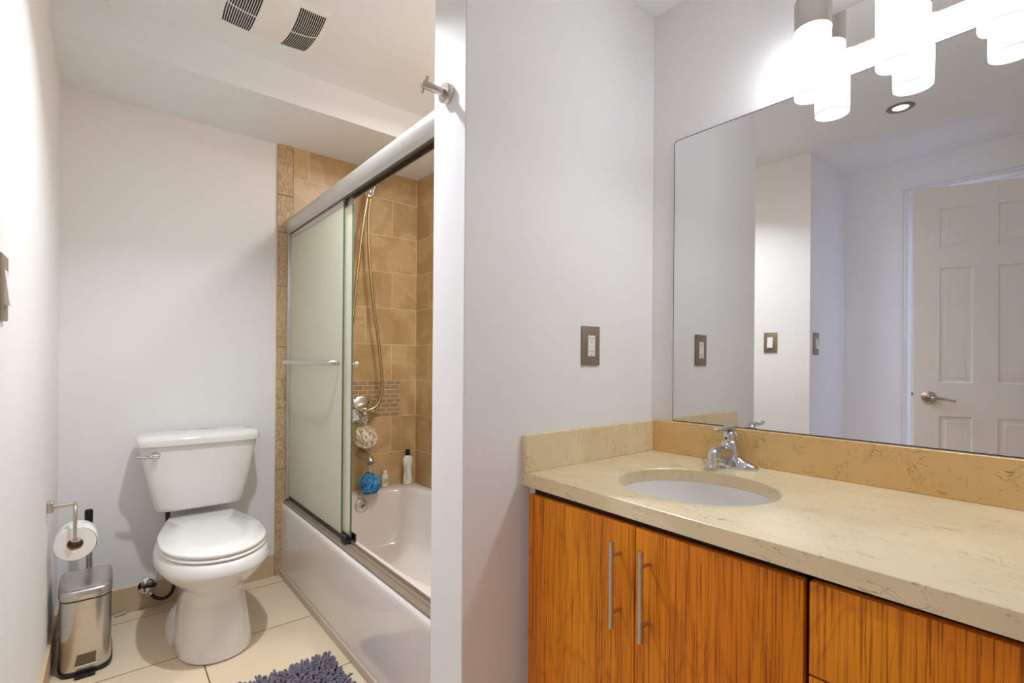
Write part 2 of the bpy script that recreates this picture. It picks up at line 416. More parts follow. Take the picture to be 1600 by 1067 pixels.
# ------------------------------------------------------------------ mirror
def mirror():
    b = BM(); y1, y0, z0, z1 = .985, YR+.25, .9195, 1.9045; rr = .012
    poly = []
    for cx, cz, a0 in ((y1-rr, z1-rr, 0), (y0+rr, z1-rr, 90)):
        for k in range(7): a = R(a0+k*15); poly.append((cx+rr*math.cos(a), cz+rr*math.sin(a)))
    poly += [(y0, z0), (y1, z0)]
    prism(b, poly, 'x', XR-.0055, XR-.0015)
    o = obj('vanity_mirror', b, MT['mirror'], None, 20); tag(o, 'wide frameless wall mirror resting on the stone backsplash', 'mirror')
    b = BM(); W = .0016; ring = [[(XR-.0062, p[0], p[1]) for p in poly], [(XR-.0014, p[0], p[1]) for p in poly]]
    out = []
    for i, p in enumerate(poly):
        d0 = (Vector(p)-Vector(poly[i-1])).normalized(); d1 = (Vector(poly[(i+1) % len(poly)])-Vector(p)).normalized(); nn = Vector((d0.y+d1.y, -d0.x-d1.x)).normalized(); out.append((p[0]+nn.x*W, p[1]+nn.y*W))
    ro = [[(XR-.0062, *p) for p in out], [(XR-.0014, *p) for p in out]]
    loft(b, [ring[1], ring[0], ro[0], ro[1], ring[1]], False, False)
    obj('mirror_edge', b, MT['slot'], o, None)
mirror()

# ------------------------------------------------------------------ vanity light
def vanity_light():
    t = thing('vanity_light', 'chrome bar light with three glowing white glass cylinders above the mirror', 'light fixture', (XR, .331, 1.97))
    o = -XR, -.331, -1.97
    def P(b): bmesh.ops.translate(b, verts=b.verts, vec=o); return b
    b = box(BM(), XR-.026, XR-.0005, .118, .545, 1.969, 2.080, .002, 1)
    obj('back_plate', P(b), MT['polish'], t, 30)
    for y in (.518, .331, .146):
        b = BM(); lathe(b, [(.0400, 1.858), (.0400, 1.850), (.0425, 1.848), (.0435, 1.851), (.0435, 2.030), (.040, 2.031)], (1.483, y, 0), n=48, cap0=False)
        g = obj('glass_shade', P(b), MT['opal'], t)
        b = BM(); lathe(b, [(.0400, 1.857), (.0400, 1.8585)], (1.483, y, 0), n=48)
        obj('shade_opening', P(b), MT['opal_end'], g)
        b = BM(); lathe(b, [(.0445, 2.028), (.0445, 2.108), (.040, 2.118), (.001, 2.120)], (1.483, y, 0), n=48)
        c = obj('socket_cap', P(b), MT['nickel'], t)
        b = BM(); tube(b, [(1.520, y, 2.055), (XR-.026, y, 2.045)], .008, 16); tube(b, [(1.545, y, 2.045), (1.5372, y, 2.045)], .015, 20)
        obj('arm', P(b), MT['chrome'], t)
vanity_light()

# recessed downlights
def downlight(x, y, label):
    t = thing('recessed_downlight', label, 'ceiling light', (x, y, ZC), 0, 'recessed ceiling downlights')
    b = BM(); lathe(b, [(.033, -.001), (.036, -.004), (.052, -.005), (.058, -.001), (.058, .0)], cap0=False, cap1=False)
    obj('trim_ring', b, MT['bronze'], t)
    b = BM(); lathe(b, [(.001, -.0035), (.025, -.004), (.033, -.0015), (.034, 0)])
    obj('lens', b, MT['led'], t)
downlight(.079, .664, 'round recessed ceiling downlight reflected high in the mirror')

# ------------------------------------------------------------------ vent grille
def vent():
    cx, cy = .483, 1.982; w, d = .172, .152
    t = thing('exhaust_fan_grille', 'white domed bathroom fan cover with two slotted grilles on the ceiling', 'vent', (cx, cy, ZC))
    def zz(u, v):   # sagging dome below the ceiling
        return -.004 - .026*(1-abs(u)**4)*(1-abs(v)**2.4)
    n = 28; b = BM(); g = []
    for i in range(n+1):
        row = []
        for j in range(n+1):
            u = -1+2*i/n; v = -1+2*j/n
            row.append(b.verts.new((u*w*(1-.05*v*v), v*d*(1-.05*u*u), zz(u, v))))
        g.append(row)
    for i in range(n):
        for j in range(n): b.faces.new((g[i][j], g[i][j+1], g[i+1][j+1], g[i+1][j]))
    rim = [g[i][0] for i in range(n+1)] + [g[n][j] for j in range(1, n+1)] + [g[i][n] for i in range(n-1, -1, -1)] + [g[0][j] for j in range(n-1, 0, -1)]
    top = [b.verts.new((v.co.x, v.co.y, 0)) for v in rim]
    for k in range(len(rim)): b.faces.new((rim[k], rim[(k+1) % len(rim)], top[(k+1) % len(rim)], top[k]))
    obj('cover', b, MT['whiteplastic'], t, 50)
    for side in (-1, 1):
        b = BM()
        for k in range(13):
            u = side*(.36+.52*k/12)
            for (va, vb) in ((-.86, -.02), (.03, .90)):
                m = 10; A = []
                for q in range(m+1):
                    v = va+(vb-va)*q/m
                    x = u*w*(1-.05*v*v); y = v*d*(1-.05*u*u); z_ = zz(u, v)-.0006
                    A.append([(x-.0024, y, z_), (x+.0024, y, z_), (x+.0024, y, z_+.002), (x-.0024, y, z_+.002)])
                loft(b, A)
        obj('slot_grille', b, MT['slot'], t, None)
vent()

# ------------------------------------------------------------------ vanity
XF = .925   # face of the doors
def vanity():
    t = thing('vanity_cabinet', 'orange wood vanity cabinet with two doors and drawers under the stone counter', 'cabinet', (1.25, .1, 0))
    o = Vector((-1.25, -.1, 0))
    def P(b): bmesh.ops.translate(b, verts=b.verts, vec=o); return b
    b = BM(); box(b, XF+.020, XR-.001, -.98, YS-.045, .10, .12); box(b, XR-.02, XR-.001, -.98, YS-.001, .12, .766); box(b, XF+.07, XF+.09, -.98, YS-.001, 0, .10)
    for ya in (YS-.019, .318, -.33, -.98): box(b, XF+(.052 if ya > 1 else .020), XR-.02, ya, ya+.018, .12, .766)
    box(b, XF+.020, XF+.036, -.962, 1.033, .735, .766); box(b, XF+.020, XF+.036, -.962, .318, .12, .735)
    obj('carcass', P(b), MT['darkgap'], t, None)
    obj('filler_strip', P(box(BM(), XF+.038, XF+.050, 1.030, YS-.001, 0, .7665)), MT['trim'], t, None)
    def front(name, y0, y1, z0, z1, handle=None, hh=None):
        d = obj(name, P(box(BM(), XF, XF+.019, y0, y1, z0, z1, .002, 2)), MT['wood'], t, 35)
        if handle:
            b = BM()
            if handle[0] == 'v':
                y, za, zb = handle[1:]
                tube(b, [(.892, y, za), (.892, y, zb)], .0062, 20)
                for zq in (za+.034, zb-.034): tube(b, [(.892, y, zq), (XF+.001, y, zq)], .0045, 14)
            else:
                z_, ya, yb = handle[1:]
                tube(b, [(.892, ya, z_), (.892, yb, z_)], .0062, 20)
                for yq in (ya+.034, yb-.034): tube(b, [(.892, yq, z_), (XF+.001, yq, z_)], .0045, 14)
            obj('handle', P(b), MT['nickel'], d)
    front('door', .6795, 1.037, .11, .7510, ('v', .7185, .519, .716))
    front('door', .3315, .6765, .11, .7510, ('v', .6395, .519, .716))
    front('drawer', -.32, .3225, .5965, .7530, ('h', .675, -.10, .06))
    front('drawer', -.32, .3225, .355, .593)
    front('drawer', -.32, .3225, .11, .3515)
    front('door', -.97, -.325, .11, .7510)
vanity()

SX, SY, SA, SB = 1.195, .688, .19, .202
def counter():
    t = thing('stone_countertop', 'beige veined stone vanity top with an oval sink cutout and raised backsplashes', 'countertop', (1.24, .1, .768))
    o = Vector((-1.24, -.1, -.768))
    def P(b): bmesh.ops.translate(b, verts=b.verts, vec=o); return b
    z0, z1 = .768, .805; n = 96
    b = BM()
    xfa, xfb = .931, .884     # front edge at the left wall / at the far right end
    y1, y0 = YS-.0005, -.985; x1 = XR-.0005
    def xf(y): return xfb+(xfa-xfb)*(y-y0)/(y1-y0)
    def outer(k):
        a = 2*PI*k/n; c, s = math.cos(a), math.sin(a)
        ts = []
        if c > 1e-9: ts.append((x1-SX)/c)
        if s > 1e-9: ts.append((y1-SY)/s)
        if s < -1e-9: ts.append((y0-SY)/s)
        # slanted front line: x = A + B*y
        B = (xfa-xfb)/(y1-y0); A = xfb-B*y0
        den = c-B*s
        if den < -1e-9: ts.append((A+B*SY-SX)/den)
        tt = min(q for q in ts if q > 0); return SX+c*tt, SY+s*tt
    O = [outer(k) for k in range(n)]
    cor = [(x1, y1), (x1, y0), (xf(y0), y0), (xf(y1), y1)]
    for cp in cor:
        k = min(range(n), key=lambda i: (O[i][0]-cp[0])**2*4+(O[i][1]-cp[1])**2 if False else abs(math.atan2(math.sin(math.atan2(cp[1]-SY, cp[0]-SX)-2*PI*i/n), math.cos(math.atan2(cp[1]-SY, cp[0]-SX)-2*PI*i/n))))
        O[k] = cp
    I = [(SX+SA*math.cos(2*PI*k/n), SY+SB*math.sin(2*PI*k/n)) for k in range(n)]
    I2 = [(SX+(SA-.003)*math.cos(2*PI*k/n), SY+(SB-.003)*math.sin(2*PI*k/n)) for k in range(n)]
    e = .0012
    def inset(p):
        x, y = p; xx = x
        if x < 1.0: xx = x+e
        return xx, y
    loft(b, [[(x, y, z0) for x, y in I], [(x, y, z1-.003) for x, y in I2], [(x, y, z1) for x, y in I],
             [(*inset(p), z1) for p in O], [(x, y, z1-e) for x, y in O], [(x, y, z0) for x, y in O], [(x, y, z0) for x, y in I]], False, False)
    bmesh.ops.remove_doubles(b, verts=b.verts, dist=.00001)
    obj('slab', P(b), MT['stone'], t, 30)
    b = box(BM(), XR-.021, XR-.0005, y0, YS-.0205, z1, .916, .0015, 1)
    obj('back_splash', P(b), MT['stonedk'], t, 30)
    b = box(BM(), .930, XR-.0005, YS-.0205, YS-.0005, z1, .906+.006, .0015, 1)
    obj('side_splash', P(b), MT['stone'], t, 30)
    return t
counter()
def sink():
    t = thing('undermount_sink', 'white oval undermount sink bowl set in the beige stone counter', 'sink', (SX, SY, .60))
    b = BM(); rings = []
    for s, z_ in ((1.12, .7675), (1.0, .7675), (.985, .74), (.93, .70), (.82, .665), (.65, .64), (.4, .627), (.12, .622)):
        rings.append([(SA*s*math.cos(2*PI*k/64), SB*s*math.sin(2*PI*k/64), z_-.60) for k in range(64)])
    for s, z_ in ((.12, .612), (.42, .615), (.7, .625), (.88, .65), (1.0, .69), (1.06, .74), (1.12, .76)):
        rings.append([(SA*s*math.cos(2*PI*k/64), SB*s*math.sin(2*PI*k/64), z_-.60) for k in range(64)])
    rings.append(rings[0]); loft(b, rings, False, False); bmesh.ops.remove_doubles(b, verts=b.verts, dist=.00001)
    obj('bowl', b, MT['porcelain'], t, 50)
    b = BM(); lathe(b, [(.026, .022), (.026, .0245), (.018, .026), (.016, .022), (.001, .024)])
    obj('drain', b, MT['chrome'], t)
sink()
def faucet():
    fx, fy, fz = 1.485, .742, .805
    t = thing('sink_faucet', 'chrome single lever faucet behind the oval sink', 'faucet', (fx, fy, fz))
    # low deck plate, long along the wall, rising to the body
    b = BM(); rings = []
    for a, c, z_ in ((.030, .080, 0), (.0305, .081, .006), (.028, .078, .012), (.024, .066, .019), (.023, .048, .026), (.023, .034, .034), (.0235, .028, .045), (.024, .026, .060), (.023, .024, .075), (.019, .020, .083), (.01, .01, .085)):
        rings.append(sup(0, 0, a, c*1.07, z_*.97, 40, 2.4))
    loft(b, rings)
    obj('body', b, MT['chrome'], t, 60)
    b = BM(); pts = smoothpath([(.010, 0, .036), (-.030, 0, .041), (-.060, 0, .044), (-.084, 0, .045), (-.097, 0, .040), (-.101, 0, .030)], 6)
    tube(b, pts, [.0235-.0075*i/30 for i in range(len(pts))], 24, True, .95, 1.22)
    lathe(b, [(.0150, .0), (.0165, .004), (.0170, .014), (.0165, .022), (.012, .03)], (-.102, 0, .012), (0, 0, 1), 28)
    obj('spout', b, MT['chrome'], t, 60)
    b = BM(); lathe(b, [(.0195, 0), (.020, .006), (.0190, .022), (.015, .030), (.008, .034)], (-.002, 0, .076), (0, 0, 1), 28)
    pts = smoothpath([(.016, 0, .070), (.020, 0, .092), (.010, 0, .112), (-.014, 0, .120), (-.040, 0, .117), (-.066, 0, .116), (-.082, 0, .122)], 6)
    tube(b, pts, [.0150-.0095*min(1, i/34) for i in range(len(pts))], 18, True, 1.25, .8)
    obj('lever_handle', b, MT['chrome'], t, 60)
    b = BM(); lathe(b, [(.0038, 0), (.0038, .002), (.001, .0022)], (-.0205, 0, .089), (-1, 0, 0), 14)
    obj('index_button', b, MT['black'], t)
faucet()

# ------------------------------------------------------------------ electrical plates
def plate(name, cat, label, loc, rz, w, h, kind, group=None):
    """built facing -Y in local space"""
    t = thing(name, label, cat, loc, rz, group)
    b = box(BM(), -w/2, w/2, -.007, -.0002, -h/2, h/2, .0022, 2)
    obj('cover_plate', b, MT['bronze'], t, 35)
    iw, ih = .033, .067
    if kind == 'outlet':
        obj('receptacle', box(BM(), -iw/2, iw/2, -.0085, -.007, -ih/2, ih/2, .0006, 1), MT['whiteplastic'], t, 30)
        for s in (-1, 1):
            b = BM(); z_ = s*.021
            box(b, -.0075, -.0055, -.0089, -.0085, z_-.001, z_+.007); box(b, .0055, .0075, -.0089, -.0085, z_-.001, z_+.006)
            lathe(b, [(.0024, 0), (.0024, .0004)], (0, -.0085, z_-.008), (0, -1, 0), 12)
            obj('socket', b, MT['slot'], t, None)
        obj('test_button', box(BM(), -.007, .007, -.0092, -.0085, -.0035, .0035, .0003, 1), MT['whiteplastic'], t, None)
    else:
        b = BM(); prism(b, [(-.007, -ih/2), (-.0155, -ih/2), (-.0085, ih/2), (-.007, ih/2)], 'x', -iw/2, iw/2)
        obj('rocker', b, MT['whiteplastic'], t, 30)
        obj('screw_cap', lathe(BM(), [(.002, 0), (.002, .0006)], (0, -.007, -ih/2-.006), (0, -1, 0), 10), MT['slot'], t)
plate('power_outlet', 'outlet', 'white power outlet in a pewter plate on the wall left of the mirror', (1.2195, YS, 1.1745), 0, .084, .127, 'outlet')
plate('light_switch', 'switch', 'pewter light switch plate on the left wall, cut by the left frame edge', (xl(1.372), 1.372, 1.257), PI/2-.0117, .080, .127, 'switch')
plate('light_switch', 'switch', 'light switch seen nearly edge on in the mirror, next to the wall corner', (-.247, YL, 1.247), 0, .078, .134, 'switch')

# robe hook
def hook():
    t = thing('robe_hook', 'round brushed nickel robe hook on the end of the partition wall', 'hook', (XE, 1.160, 1.853))
    b = BM(); lathe(b, [(.0265, 0.0002), (.0265, .016), (.0255, .0175), (.001, .018)], (0, 0, 0), (-1, 0, 0), 40); obj('base', b, MT['nickel'], t)
    b = BM(); lathe(b, [(.0105, .016), (.0105, .082), (.0095, .084), (.001, .0845)], (0, 0, 0), (-1, 0, 0), 28); obj('post', b, MT['nickel'], t)
    b = BM(); tube(b, [(-.074, -.014, .018), (-.074, .014, -.016)], .0048, 16); obj('cross_pin', b, MT['nickel'], t)
hook()

# ------------------------------------------------------------------ bathtub
def bathtub():
    t = thing('bathtub', 'white alcove bathtub behind sliding frosted glass doors', 'bathtub', (1.12, 2.0, 0))
    o = Vector((-1.12, -2.0, 0))
    def P(b): bmesh.ops.translate(b, verts=b.verts, vec=o); return b
    x0, x1, y0, y1 = XE, XT-.0005, YT+.001, YB-.0085
    cx, cy = (x0+x1)/2+.01, (y0+y1)/2
    n = 96
    def rect(e, z_):
        r = []
        for k in range(n):
            a = 2*PI*k/n; c, s = math.cos(a), math.sin(a)
            tt = min(((x1-e-cx)/c if c > 0 else (x0+e-cx)/c) if abs(c) > 1e-9 else 9, ((y1-cy)/s if s > 0 else (y0-cy)/s) if abs(s) > 1e-9 else 9)
            r.append([cx+c*tt, cy+s*tt, z_])
        for (px, py) in ((x1-e, y1), (x0+e, y1), (x0+e, y0), (x1-e, y0)):
            an = math.atan2(py-cy, px-cx) % (2*PI); k = round(an/(2*PI)*n) % n; r[k][0] = px; r[k][1] = py
        return [tuple(q) for q in r]
    def inner(ax, by, z_, e=4.0, dy=0, dx=0):
        r = []
        for k in range(n):
            a = 2*PI*k/n; c, s = math.cos(a), math.sin(a)
            q = (abs(c/ax)**e+abs(s/by)**e)**(-1/e); r.append((cx+dx+c*q, cy+dy+s*q, z_))
        return r
    rings = [rect(0, 0), rect(0, .340), rect(.002, .358), rect(.008, .368), rect(.018, .372),
             inner(.325, .690, .375, 5, -.005, .010), inner(.318, .682, .372, 5, -.005, .01), inner(.312, .674, .355, 5, -.006, .01), inner(.300, .650, .28, 4.5, -.01, .008), inner(.285, .62, .18, 4.2, -.01), inner(.270, .585, .10, 4, -.01),
             inner(.245, .55, .075, 3.5, -.01), inner(.12, .30, .068, 3, -.01), inner(.02, .05, .066, 2.5, -.01)]
    b = BM(); loft(b, rings, True, True)
    obj('tub_body', P(b), MT['tub'], t, 50)
    b = BM(); lathe(b, [(.036, 0), (.036, .003), (.032, .0055), (.001, .006)], (1.118, 2.648, .314), (0, -1, .15), 36)
    ov = obj('overflow_plate', P(b), MT['nickel'], t)
    b = BM(); lathe(b, [(.007, .006), (.007, .010), (.001, .011)], (1.118, 2.648, .314), (0, -1, .15), 16); tube(b, [(1.112, 2.641, .304), (1.129, 2.635, .322)], .0035, 10)
    for dx_ in (-.022, .022): lathe(b, [(.003, .006), (.003, .0075)], (1.118+dx_, 2.648, .314), (0, -1, .15), 10)
    obj('trip_lever', P(b), MT['aludark'], ov)
bathtub()

# ------------------------------------------------------------------ sliding shower doors
def shower_doors():
    t = thing('sliding_shower_door', 'sliding frosted glass shower doors in an aluminium frame on the tub', 'shower door', (.765, 2.0, .37))
    o = Vector((-.765, -2.0, -.37))
    def P(b): bmesh.ops.translate(b, verts=b.verts, vec=o); return b
    y0, y1 = YT+.0005, YB-.0115
    prof = [(.792, 1.780), (.792, 1.862), (.786, 1.867), (.766, 1.868), (.750, 1.862), (.740, 1.851), (.7345, 1.835), (.733, 1.818), (.7355, 1.802), (.742, 1.790), (.749, 1.783), (.753, 1.783), (.753, 1.800), (.788, 1.800), (.788, 1.780)]
    b = BM(); prism(b, prof, 'y', y0, y1); obj('header_rail', P(b), MT['alu'], t, 35)
    b = BM(); prism(b, [(.7535, 1.7995), (.7535, 1.779), (.7575, 1.779), (.7575, 1.793), (.7835, 1.793), (.7835, 1.779), (.7875, 1.779), (.7875, 1.7995)], 'y', y0, y1); obj('header_channel', P(b), MT['aludark'], t, 35)
    zb = .3755
    prof = [(.738, zb), (.738, .379), (.742, .3835), (.756, .3845), (.757, .389), (.7595, .389), (.7605, .3845), (.774, .3855), (.775, .395), (.7785, .395), (.7795, .3865), (.790, .3865), (.794, .382), (.794, zb)]
    b = BM(); prism(b, prof, 'y', y0, y1-.0005); obj('bottom_track', P(b), MT['track'], t, 25)
    for ya, yb in ((y1-.024, y1-.0002), (y0+.0002, y0+.018)):
        b = BM(); box(b, .744, .790, ya, yb, .396, 1.7825, .003, 2); obj('side_jamb', P(b), MT['alu'], t, 30)
    def panel(x, ya, yb):
        b = box(BM(), x-.003, x+.003, ya, yb, .408, 1.775, .001, 1); g = obj('glass_panel', P(b), MT['frost'], t, 30)
        b = BM(); box(b, x-.0036, x+.0036, ya-.0035, ya, .400, 1.775, .001, 1); obj('glass_edge', P(b), MT['edge'], g, 30)
        b = BM(); box(b, x-.0065, x+.0065, ya-.002, yb, 1.757, 1.798, .002, 1); obj('hanger_rail', P(b), MT['alu'], g, 30)
        b = BM(); box(b, x-.0045, x+.0045, ya-.002, yb, .3975, .410, .001, 1); obj('bottom_seal', P(b), MT['rubber'], g, 30)
        return g
    g1 = panel(.7635, 2.012, y1-.010)
    g2 = panel(.7825, 1.964, y1-.060)
    b = BM(); pts = smoothpath([(.7605, 2.70, 1.11), (.742, 2.70, 1.11), (.712, 2.675, 1.11), (.702, 2.60, 1.11), (.700, 2.45, 1.11), (.700, 2.25, 1.11), (.703, 2.12, 1.11), (.715, 2.065, 1.11), (.742, 2.045, 1.11), (.7605, 2.045, 1.11)], 6)
    tube(b, pts, .0085, 14, True, .6, 1.15); obj('towel_bar', P(b), MT['nickel'], g1)
    b = BM(); lathe(b, [(.006, 0), (.006, .012), (.013, .016), (.015, .024), (.013, .032), (.004, .036)], (.7855, 1.990, 1.105), (1, 0, 0), 24)
    obj('knob', P(b), MT['nickel'], g2)
    b = BM(); box(b, .7505, .796, 1.938, 1.985, .387, .397, .001, 1); box(b, .7505, .7545, 1.938, 1.985, .396, .416, .001, 1); box(b, .770, .7745, 1.938, 1.985, .396, .416, .001, 1); box(b, .7915, .796, 1.938, 1.985, .396, .420, .001, 1)
    obj('guide_block', P(b), MT['black'], t, 30)
shower_doors()

# ------------------------------------------------------------------ tub fittings
yw_ = YB-.0095
def valve():
    t = thing('shower_valve', 'round chrome tub and shower valve with lever on the tiled wall', 'valve', (1.163, yw_, .833))
    b = BM(); lathe(b, [(.086, 0), (.086, .004), (.080, .010), (.055, .014), (.040, .016), (.036, .020)], (0, 0, 0), (0, -1, 0), 48); obj('escutcheon', b, MT['chrome'], t)
    b = BM(); lathe(b, [(.030, .014), (.030, .030), (.024, .040), (.020, .060), (.012, .064), (.001, .065)], (0, 0, 0), (0, -1, 0), 32); obj('hub', b, MT['chrome'], t)
    b = BM(); pts = smoothpath([(-.035, -.052, .012), (0, -.055, .008), (.040, -.058, 0.004), (.052, -.058, 0)], 6); tube(b, pts, .0085, 14, True, .8, 1.2)
    tube(b, [(.005, -.052, -.01), (.008, -.055, -.055)], .006, 12); obj('lever', b, MT['chrome'], t)
valve()
def spout():
    t = thing('tub_spout', 'nickel tub spout on the tiled wall below the valve', 'spout', (1.160, yw_, .575))
    b = BM(); pts = smoothpath([(0, 0, .008), (0, -.03, .008), (0, -.075, .004), (0, -.115, -.008), (0, -.135, -.026)], 6)
    tube(b, pts, [.030-.009*i/24 for i in range(len(pts))], 24, True, .95, 1.0); obj('spout_body', b, MT['nickel'], t, 60)
    b = BM(); lathe(b, [(.005, 0), (.005, .014), (.009, .016), (.009, .022), (.002, .024)], (0, -.118, .004), (0, 0, 1), 16); obj('diverter_knob', b, MT['chrome'], t)
spout()
def shower_head():
    t = thing('handheld_shower', 'chrome handheld shower head in its bracket with a long looping hose', 'shower', (1.175, yw_, 2.10))
    o = Vector((1.175, yw_, 2.10))
    b = BM(); lathe(b, [(.028, 0), (.028, .004), (.016, .010)], (0, 0, .005), (0, -1, 0), 28); tube(b, smoothpath([(0, 0, .005), (-.004, -.03, .012), (-.006, -.06, .0)]), .011, 14)
    obj('shower_arm', b, MT['chrome'], t)
    b = BM(); lathe(b, [(.013, 0), (.016, .004), (.016, .022), (.013, .026)], (-.006, -.075, -.030), (0, -.2, 1), 20); box(b, -.024, .002, -.085, -.055, -.052, -.028, .004); obj('bracket', b, MT['chrome'], t)
    b = BM(); tube(b, smoothpath([(.004, -.076, -.04), (.012, -.086, .0), (.024, -.100, .040), (.032, -.108, .066)]), [.010, .010, .010, .010, .010, .010, .010, .010, .0105, .011, .011, .0115, .012, .0125, .013, .013, .014, .014, .015, .016, .017, .018, .02, .022, .024], 18)
    lathe(b, [(.020, -.010), (.036, .0), (.041, .010), (.041, .016), (.036, .020), (.001, .021)], (.034, -.108, .068), (.35, -.75, -.45), 32)
    obj('spray_head', b, MT['chrome'], t, 60)
    P = [(1.160, 2.70, 2.062), (1.1292, 2.70, 1.8584), (1.1015, 2.70, 1.6015), (1.0812, 2.70, 1.3841), (1.0614, 2.70, 1.1332), (1.0743, 2.70, .9009), (1.1079, 2.69, .8526), (1.1683, 2.69, .8384), (1.2299, 2.69, .8757), (1.2566, 2.70, .9862), (1.2349, 2.70, 1.2092), (1.2017, 2.70, 1.4292), (1.1722, 2.70, 1.7196), (1.1664, 2.70, 1.9381), (1.1765, 2.692, 2.058)]
    b = BM(); tube(b, [p-o for p in smoothpath(P, 10)], .0088, 10); obj('hose', b, MT['hose'], t, 60)
shower_head()

def pouf(name, label, mat, center, r, top, seed):
    rnd = random.Random(seed)
    t = thing(name, label, 'sponge', (center[0], center[1], center[2]-r))
    b = BM()
    for k in range(115):
        d = Vector((rnd.gauss(0, 1), rnd.gauss(0, 1), rnd.gauss(0, 1))).normalized(); u, v = frame_of(d); a0 = rnd.uniform(0, 2*PI)
        w_ = rnd.uniform(.30, .52)*r; ln = r*rnd.uniform(.82, 1.04); tw = rnd.uniform(-.5, .5); pts = []
        uu = u*math.cos(a0)+v*math.sin(a0); vv = d.cross(uu)
        for i in range(11):
            q = PI*i/10
            p = d*(ln*(.28+.72*math.sin(q))) + uu*(math.cos(q)*w_) + vv*(tw*w_*math.sin(2*q))
            p.x *= .96; pts.append(p+Vector((0, 0, r)))
        tube(b, pts, .0024 if r < .05 else .0026, 5, True, 2.6, .5)
    obj('net_body', b, mat, t, 60)
    b = BM(); tp = Vector(top)-Vector((center[0], center[1], center[2]-r))
    for s in (-1, 1): tube(b, smoothpath([(0, 0, r), (s*.004, 0, r+.5*(tp.z-r)), (tp.x+s*.002, tp.y, tp.z)]), .0012, 6)
    obj('hanging_cord', b, MT['cream'], t, 60)
pouf('bath_pouf', 'cream mesh bath pouf hanging from the shower valve lever', MT['cream'], (1.158, 2.700, .688), .066, (1.168, 2.704, .826), 3)
pouf('bath_pouf', 'blue mesh bath pouf hanging from the tub spout', MT['blue'], (1.164, 2.640, .432), .062, (1.160, 2.652, .603), 5)

# bottles on the tub ledge
def bottle(name, label, loc, prof, capprof, capmat, marks):
    t = thing(name, label, 'bottle', loc)
    b = BM(); loft(b, [sup(0, 0, r*.62 if False else r, r*.72, h, 32, 2.2) for r, h in prof]); obj('bottle_body', b, MT['whiteplastic'], t, 50)
    b = BM(); lathe(b, capprof, n=28); obj('cap', b, capmat, t, 40)
    if marks: marks(t)
def marks_big(t):
    b = BM(); rnd = random.Random(2)
    for k in range(8):   # worn, unreadable dark lettering that runs up the side
        z_ = .035+.012*k; x = -.020+.004*math.sin(k*.9)
        tube(b, smoothpath([(x-.003, -.0220, z_), (x+rnd.uniform(.001, .004), -.0232, z_+.003), (x-.002, -.0225, z_+.008)], 3), .0009, 5)
    obj('label_print', b, MT['black'], t, None)
def marks_small(t):
    b = BM(); box(b, -.013, .013, -.0150, -.0135, .022, .048, .0005, 1); obj('label_print', b, MT['nickel'] if False else MT['caulk'], t, 30)
bottle('lotion_bottle', 'tall curved white lotion bottle with a black cap in the tub corner', (1.432, 2.712, .3765),
       [(.026, 0), (.030, .006), (.029, .030), (.024, .065), (.022, .085), (.027, .115), (.0315, .140), (.030, .160), (.018, .172), (.011, .176)],
       [(.0135, .175), (.0135, .205), (.0120, .209), (.001, .210)], MT['black'], marks_big)
bottle('small_bottle', 'small white bottle with a white cap on the tub ledge beside the blue pouf', (1.297, 2.738, .3765),
       [(.018, 0), (.0195, .004), (.0195, .060), (.018, .068), (.009, .076)], [(.0125, .076), (.0125, .094), (.0115, .096), (.001, .0965)], MT['whiteplastic'], marks_small)

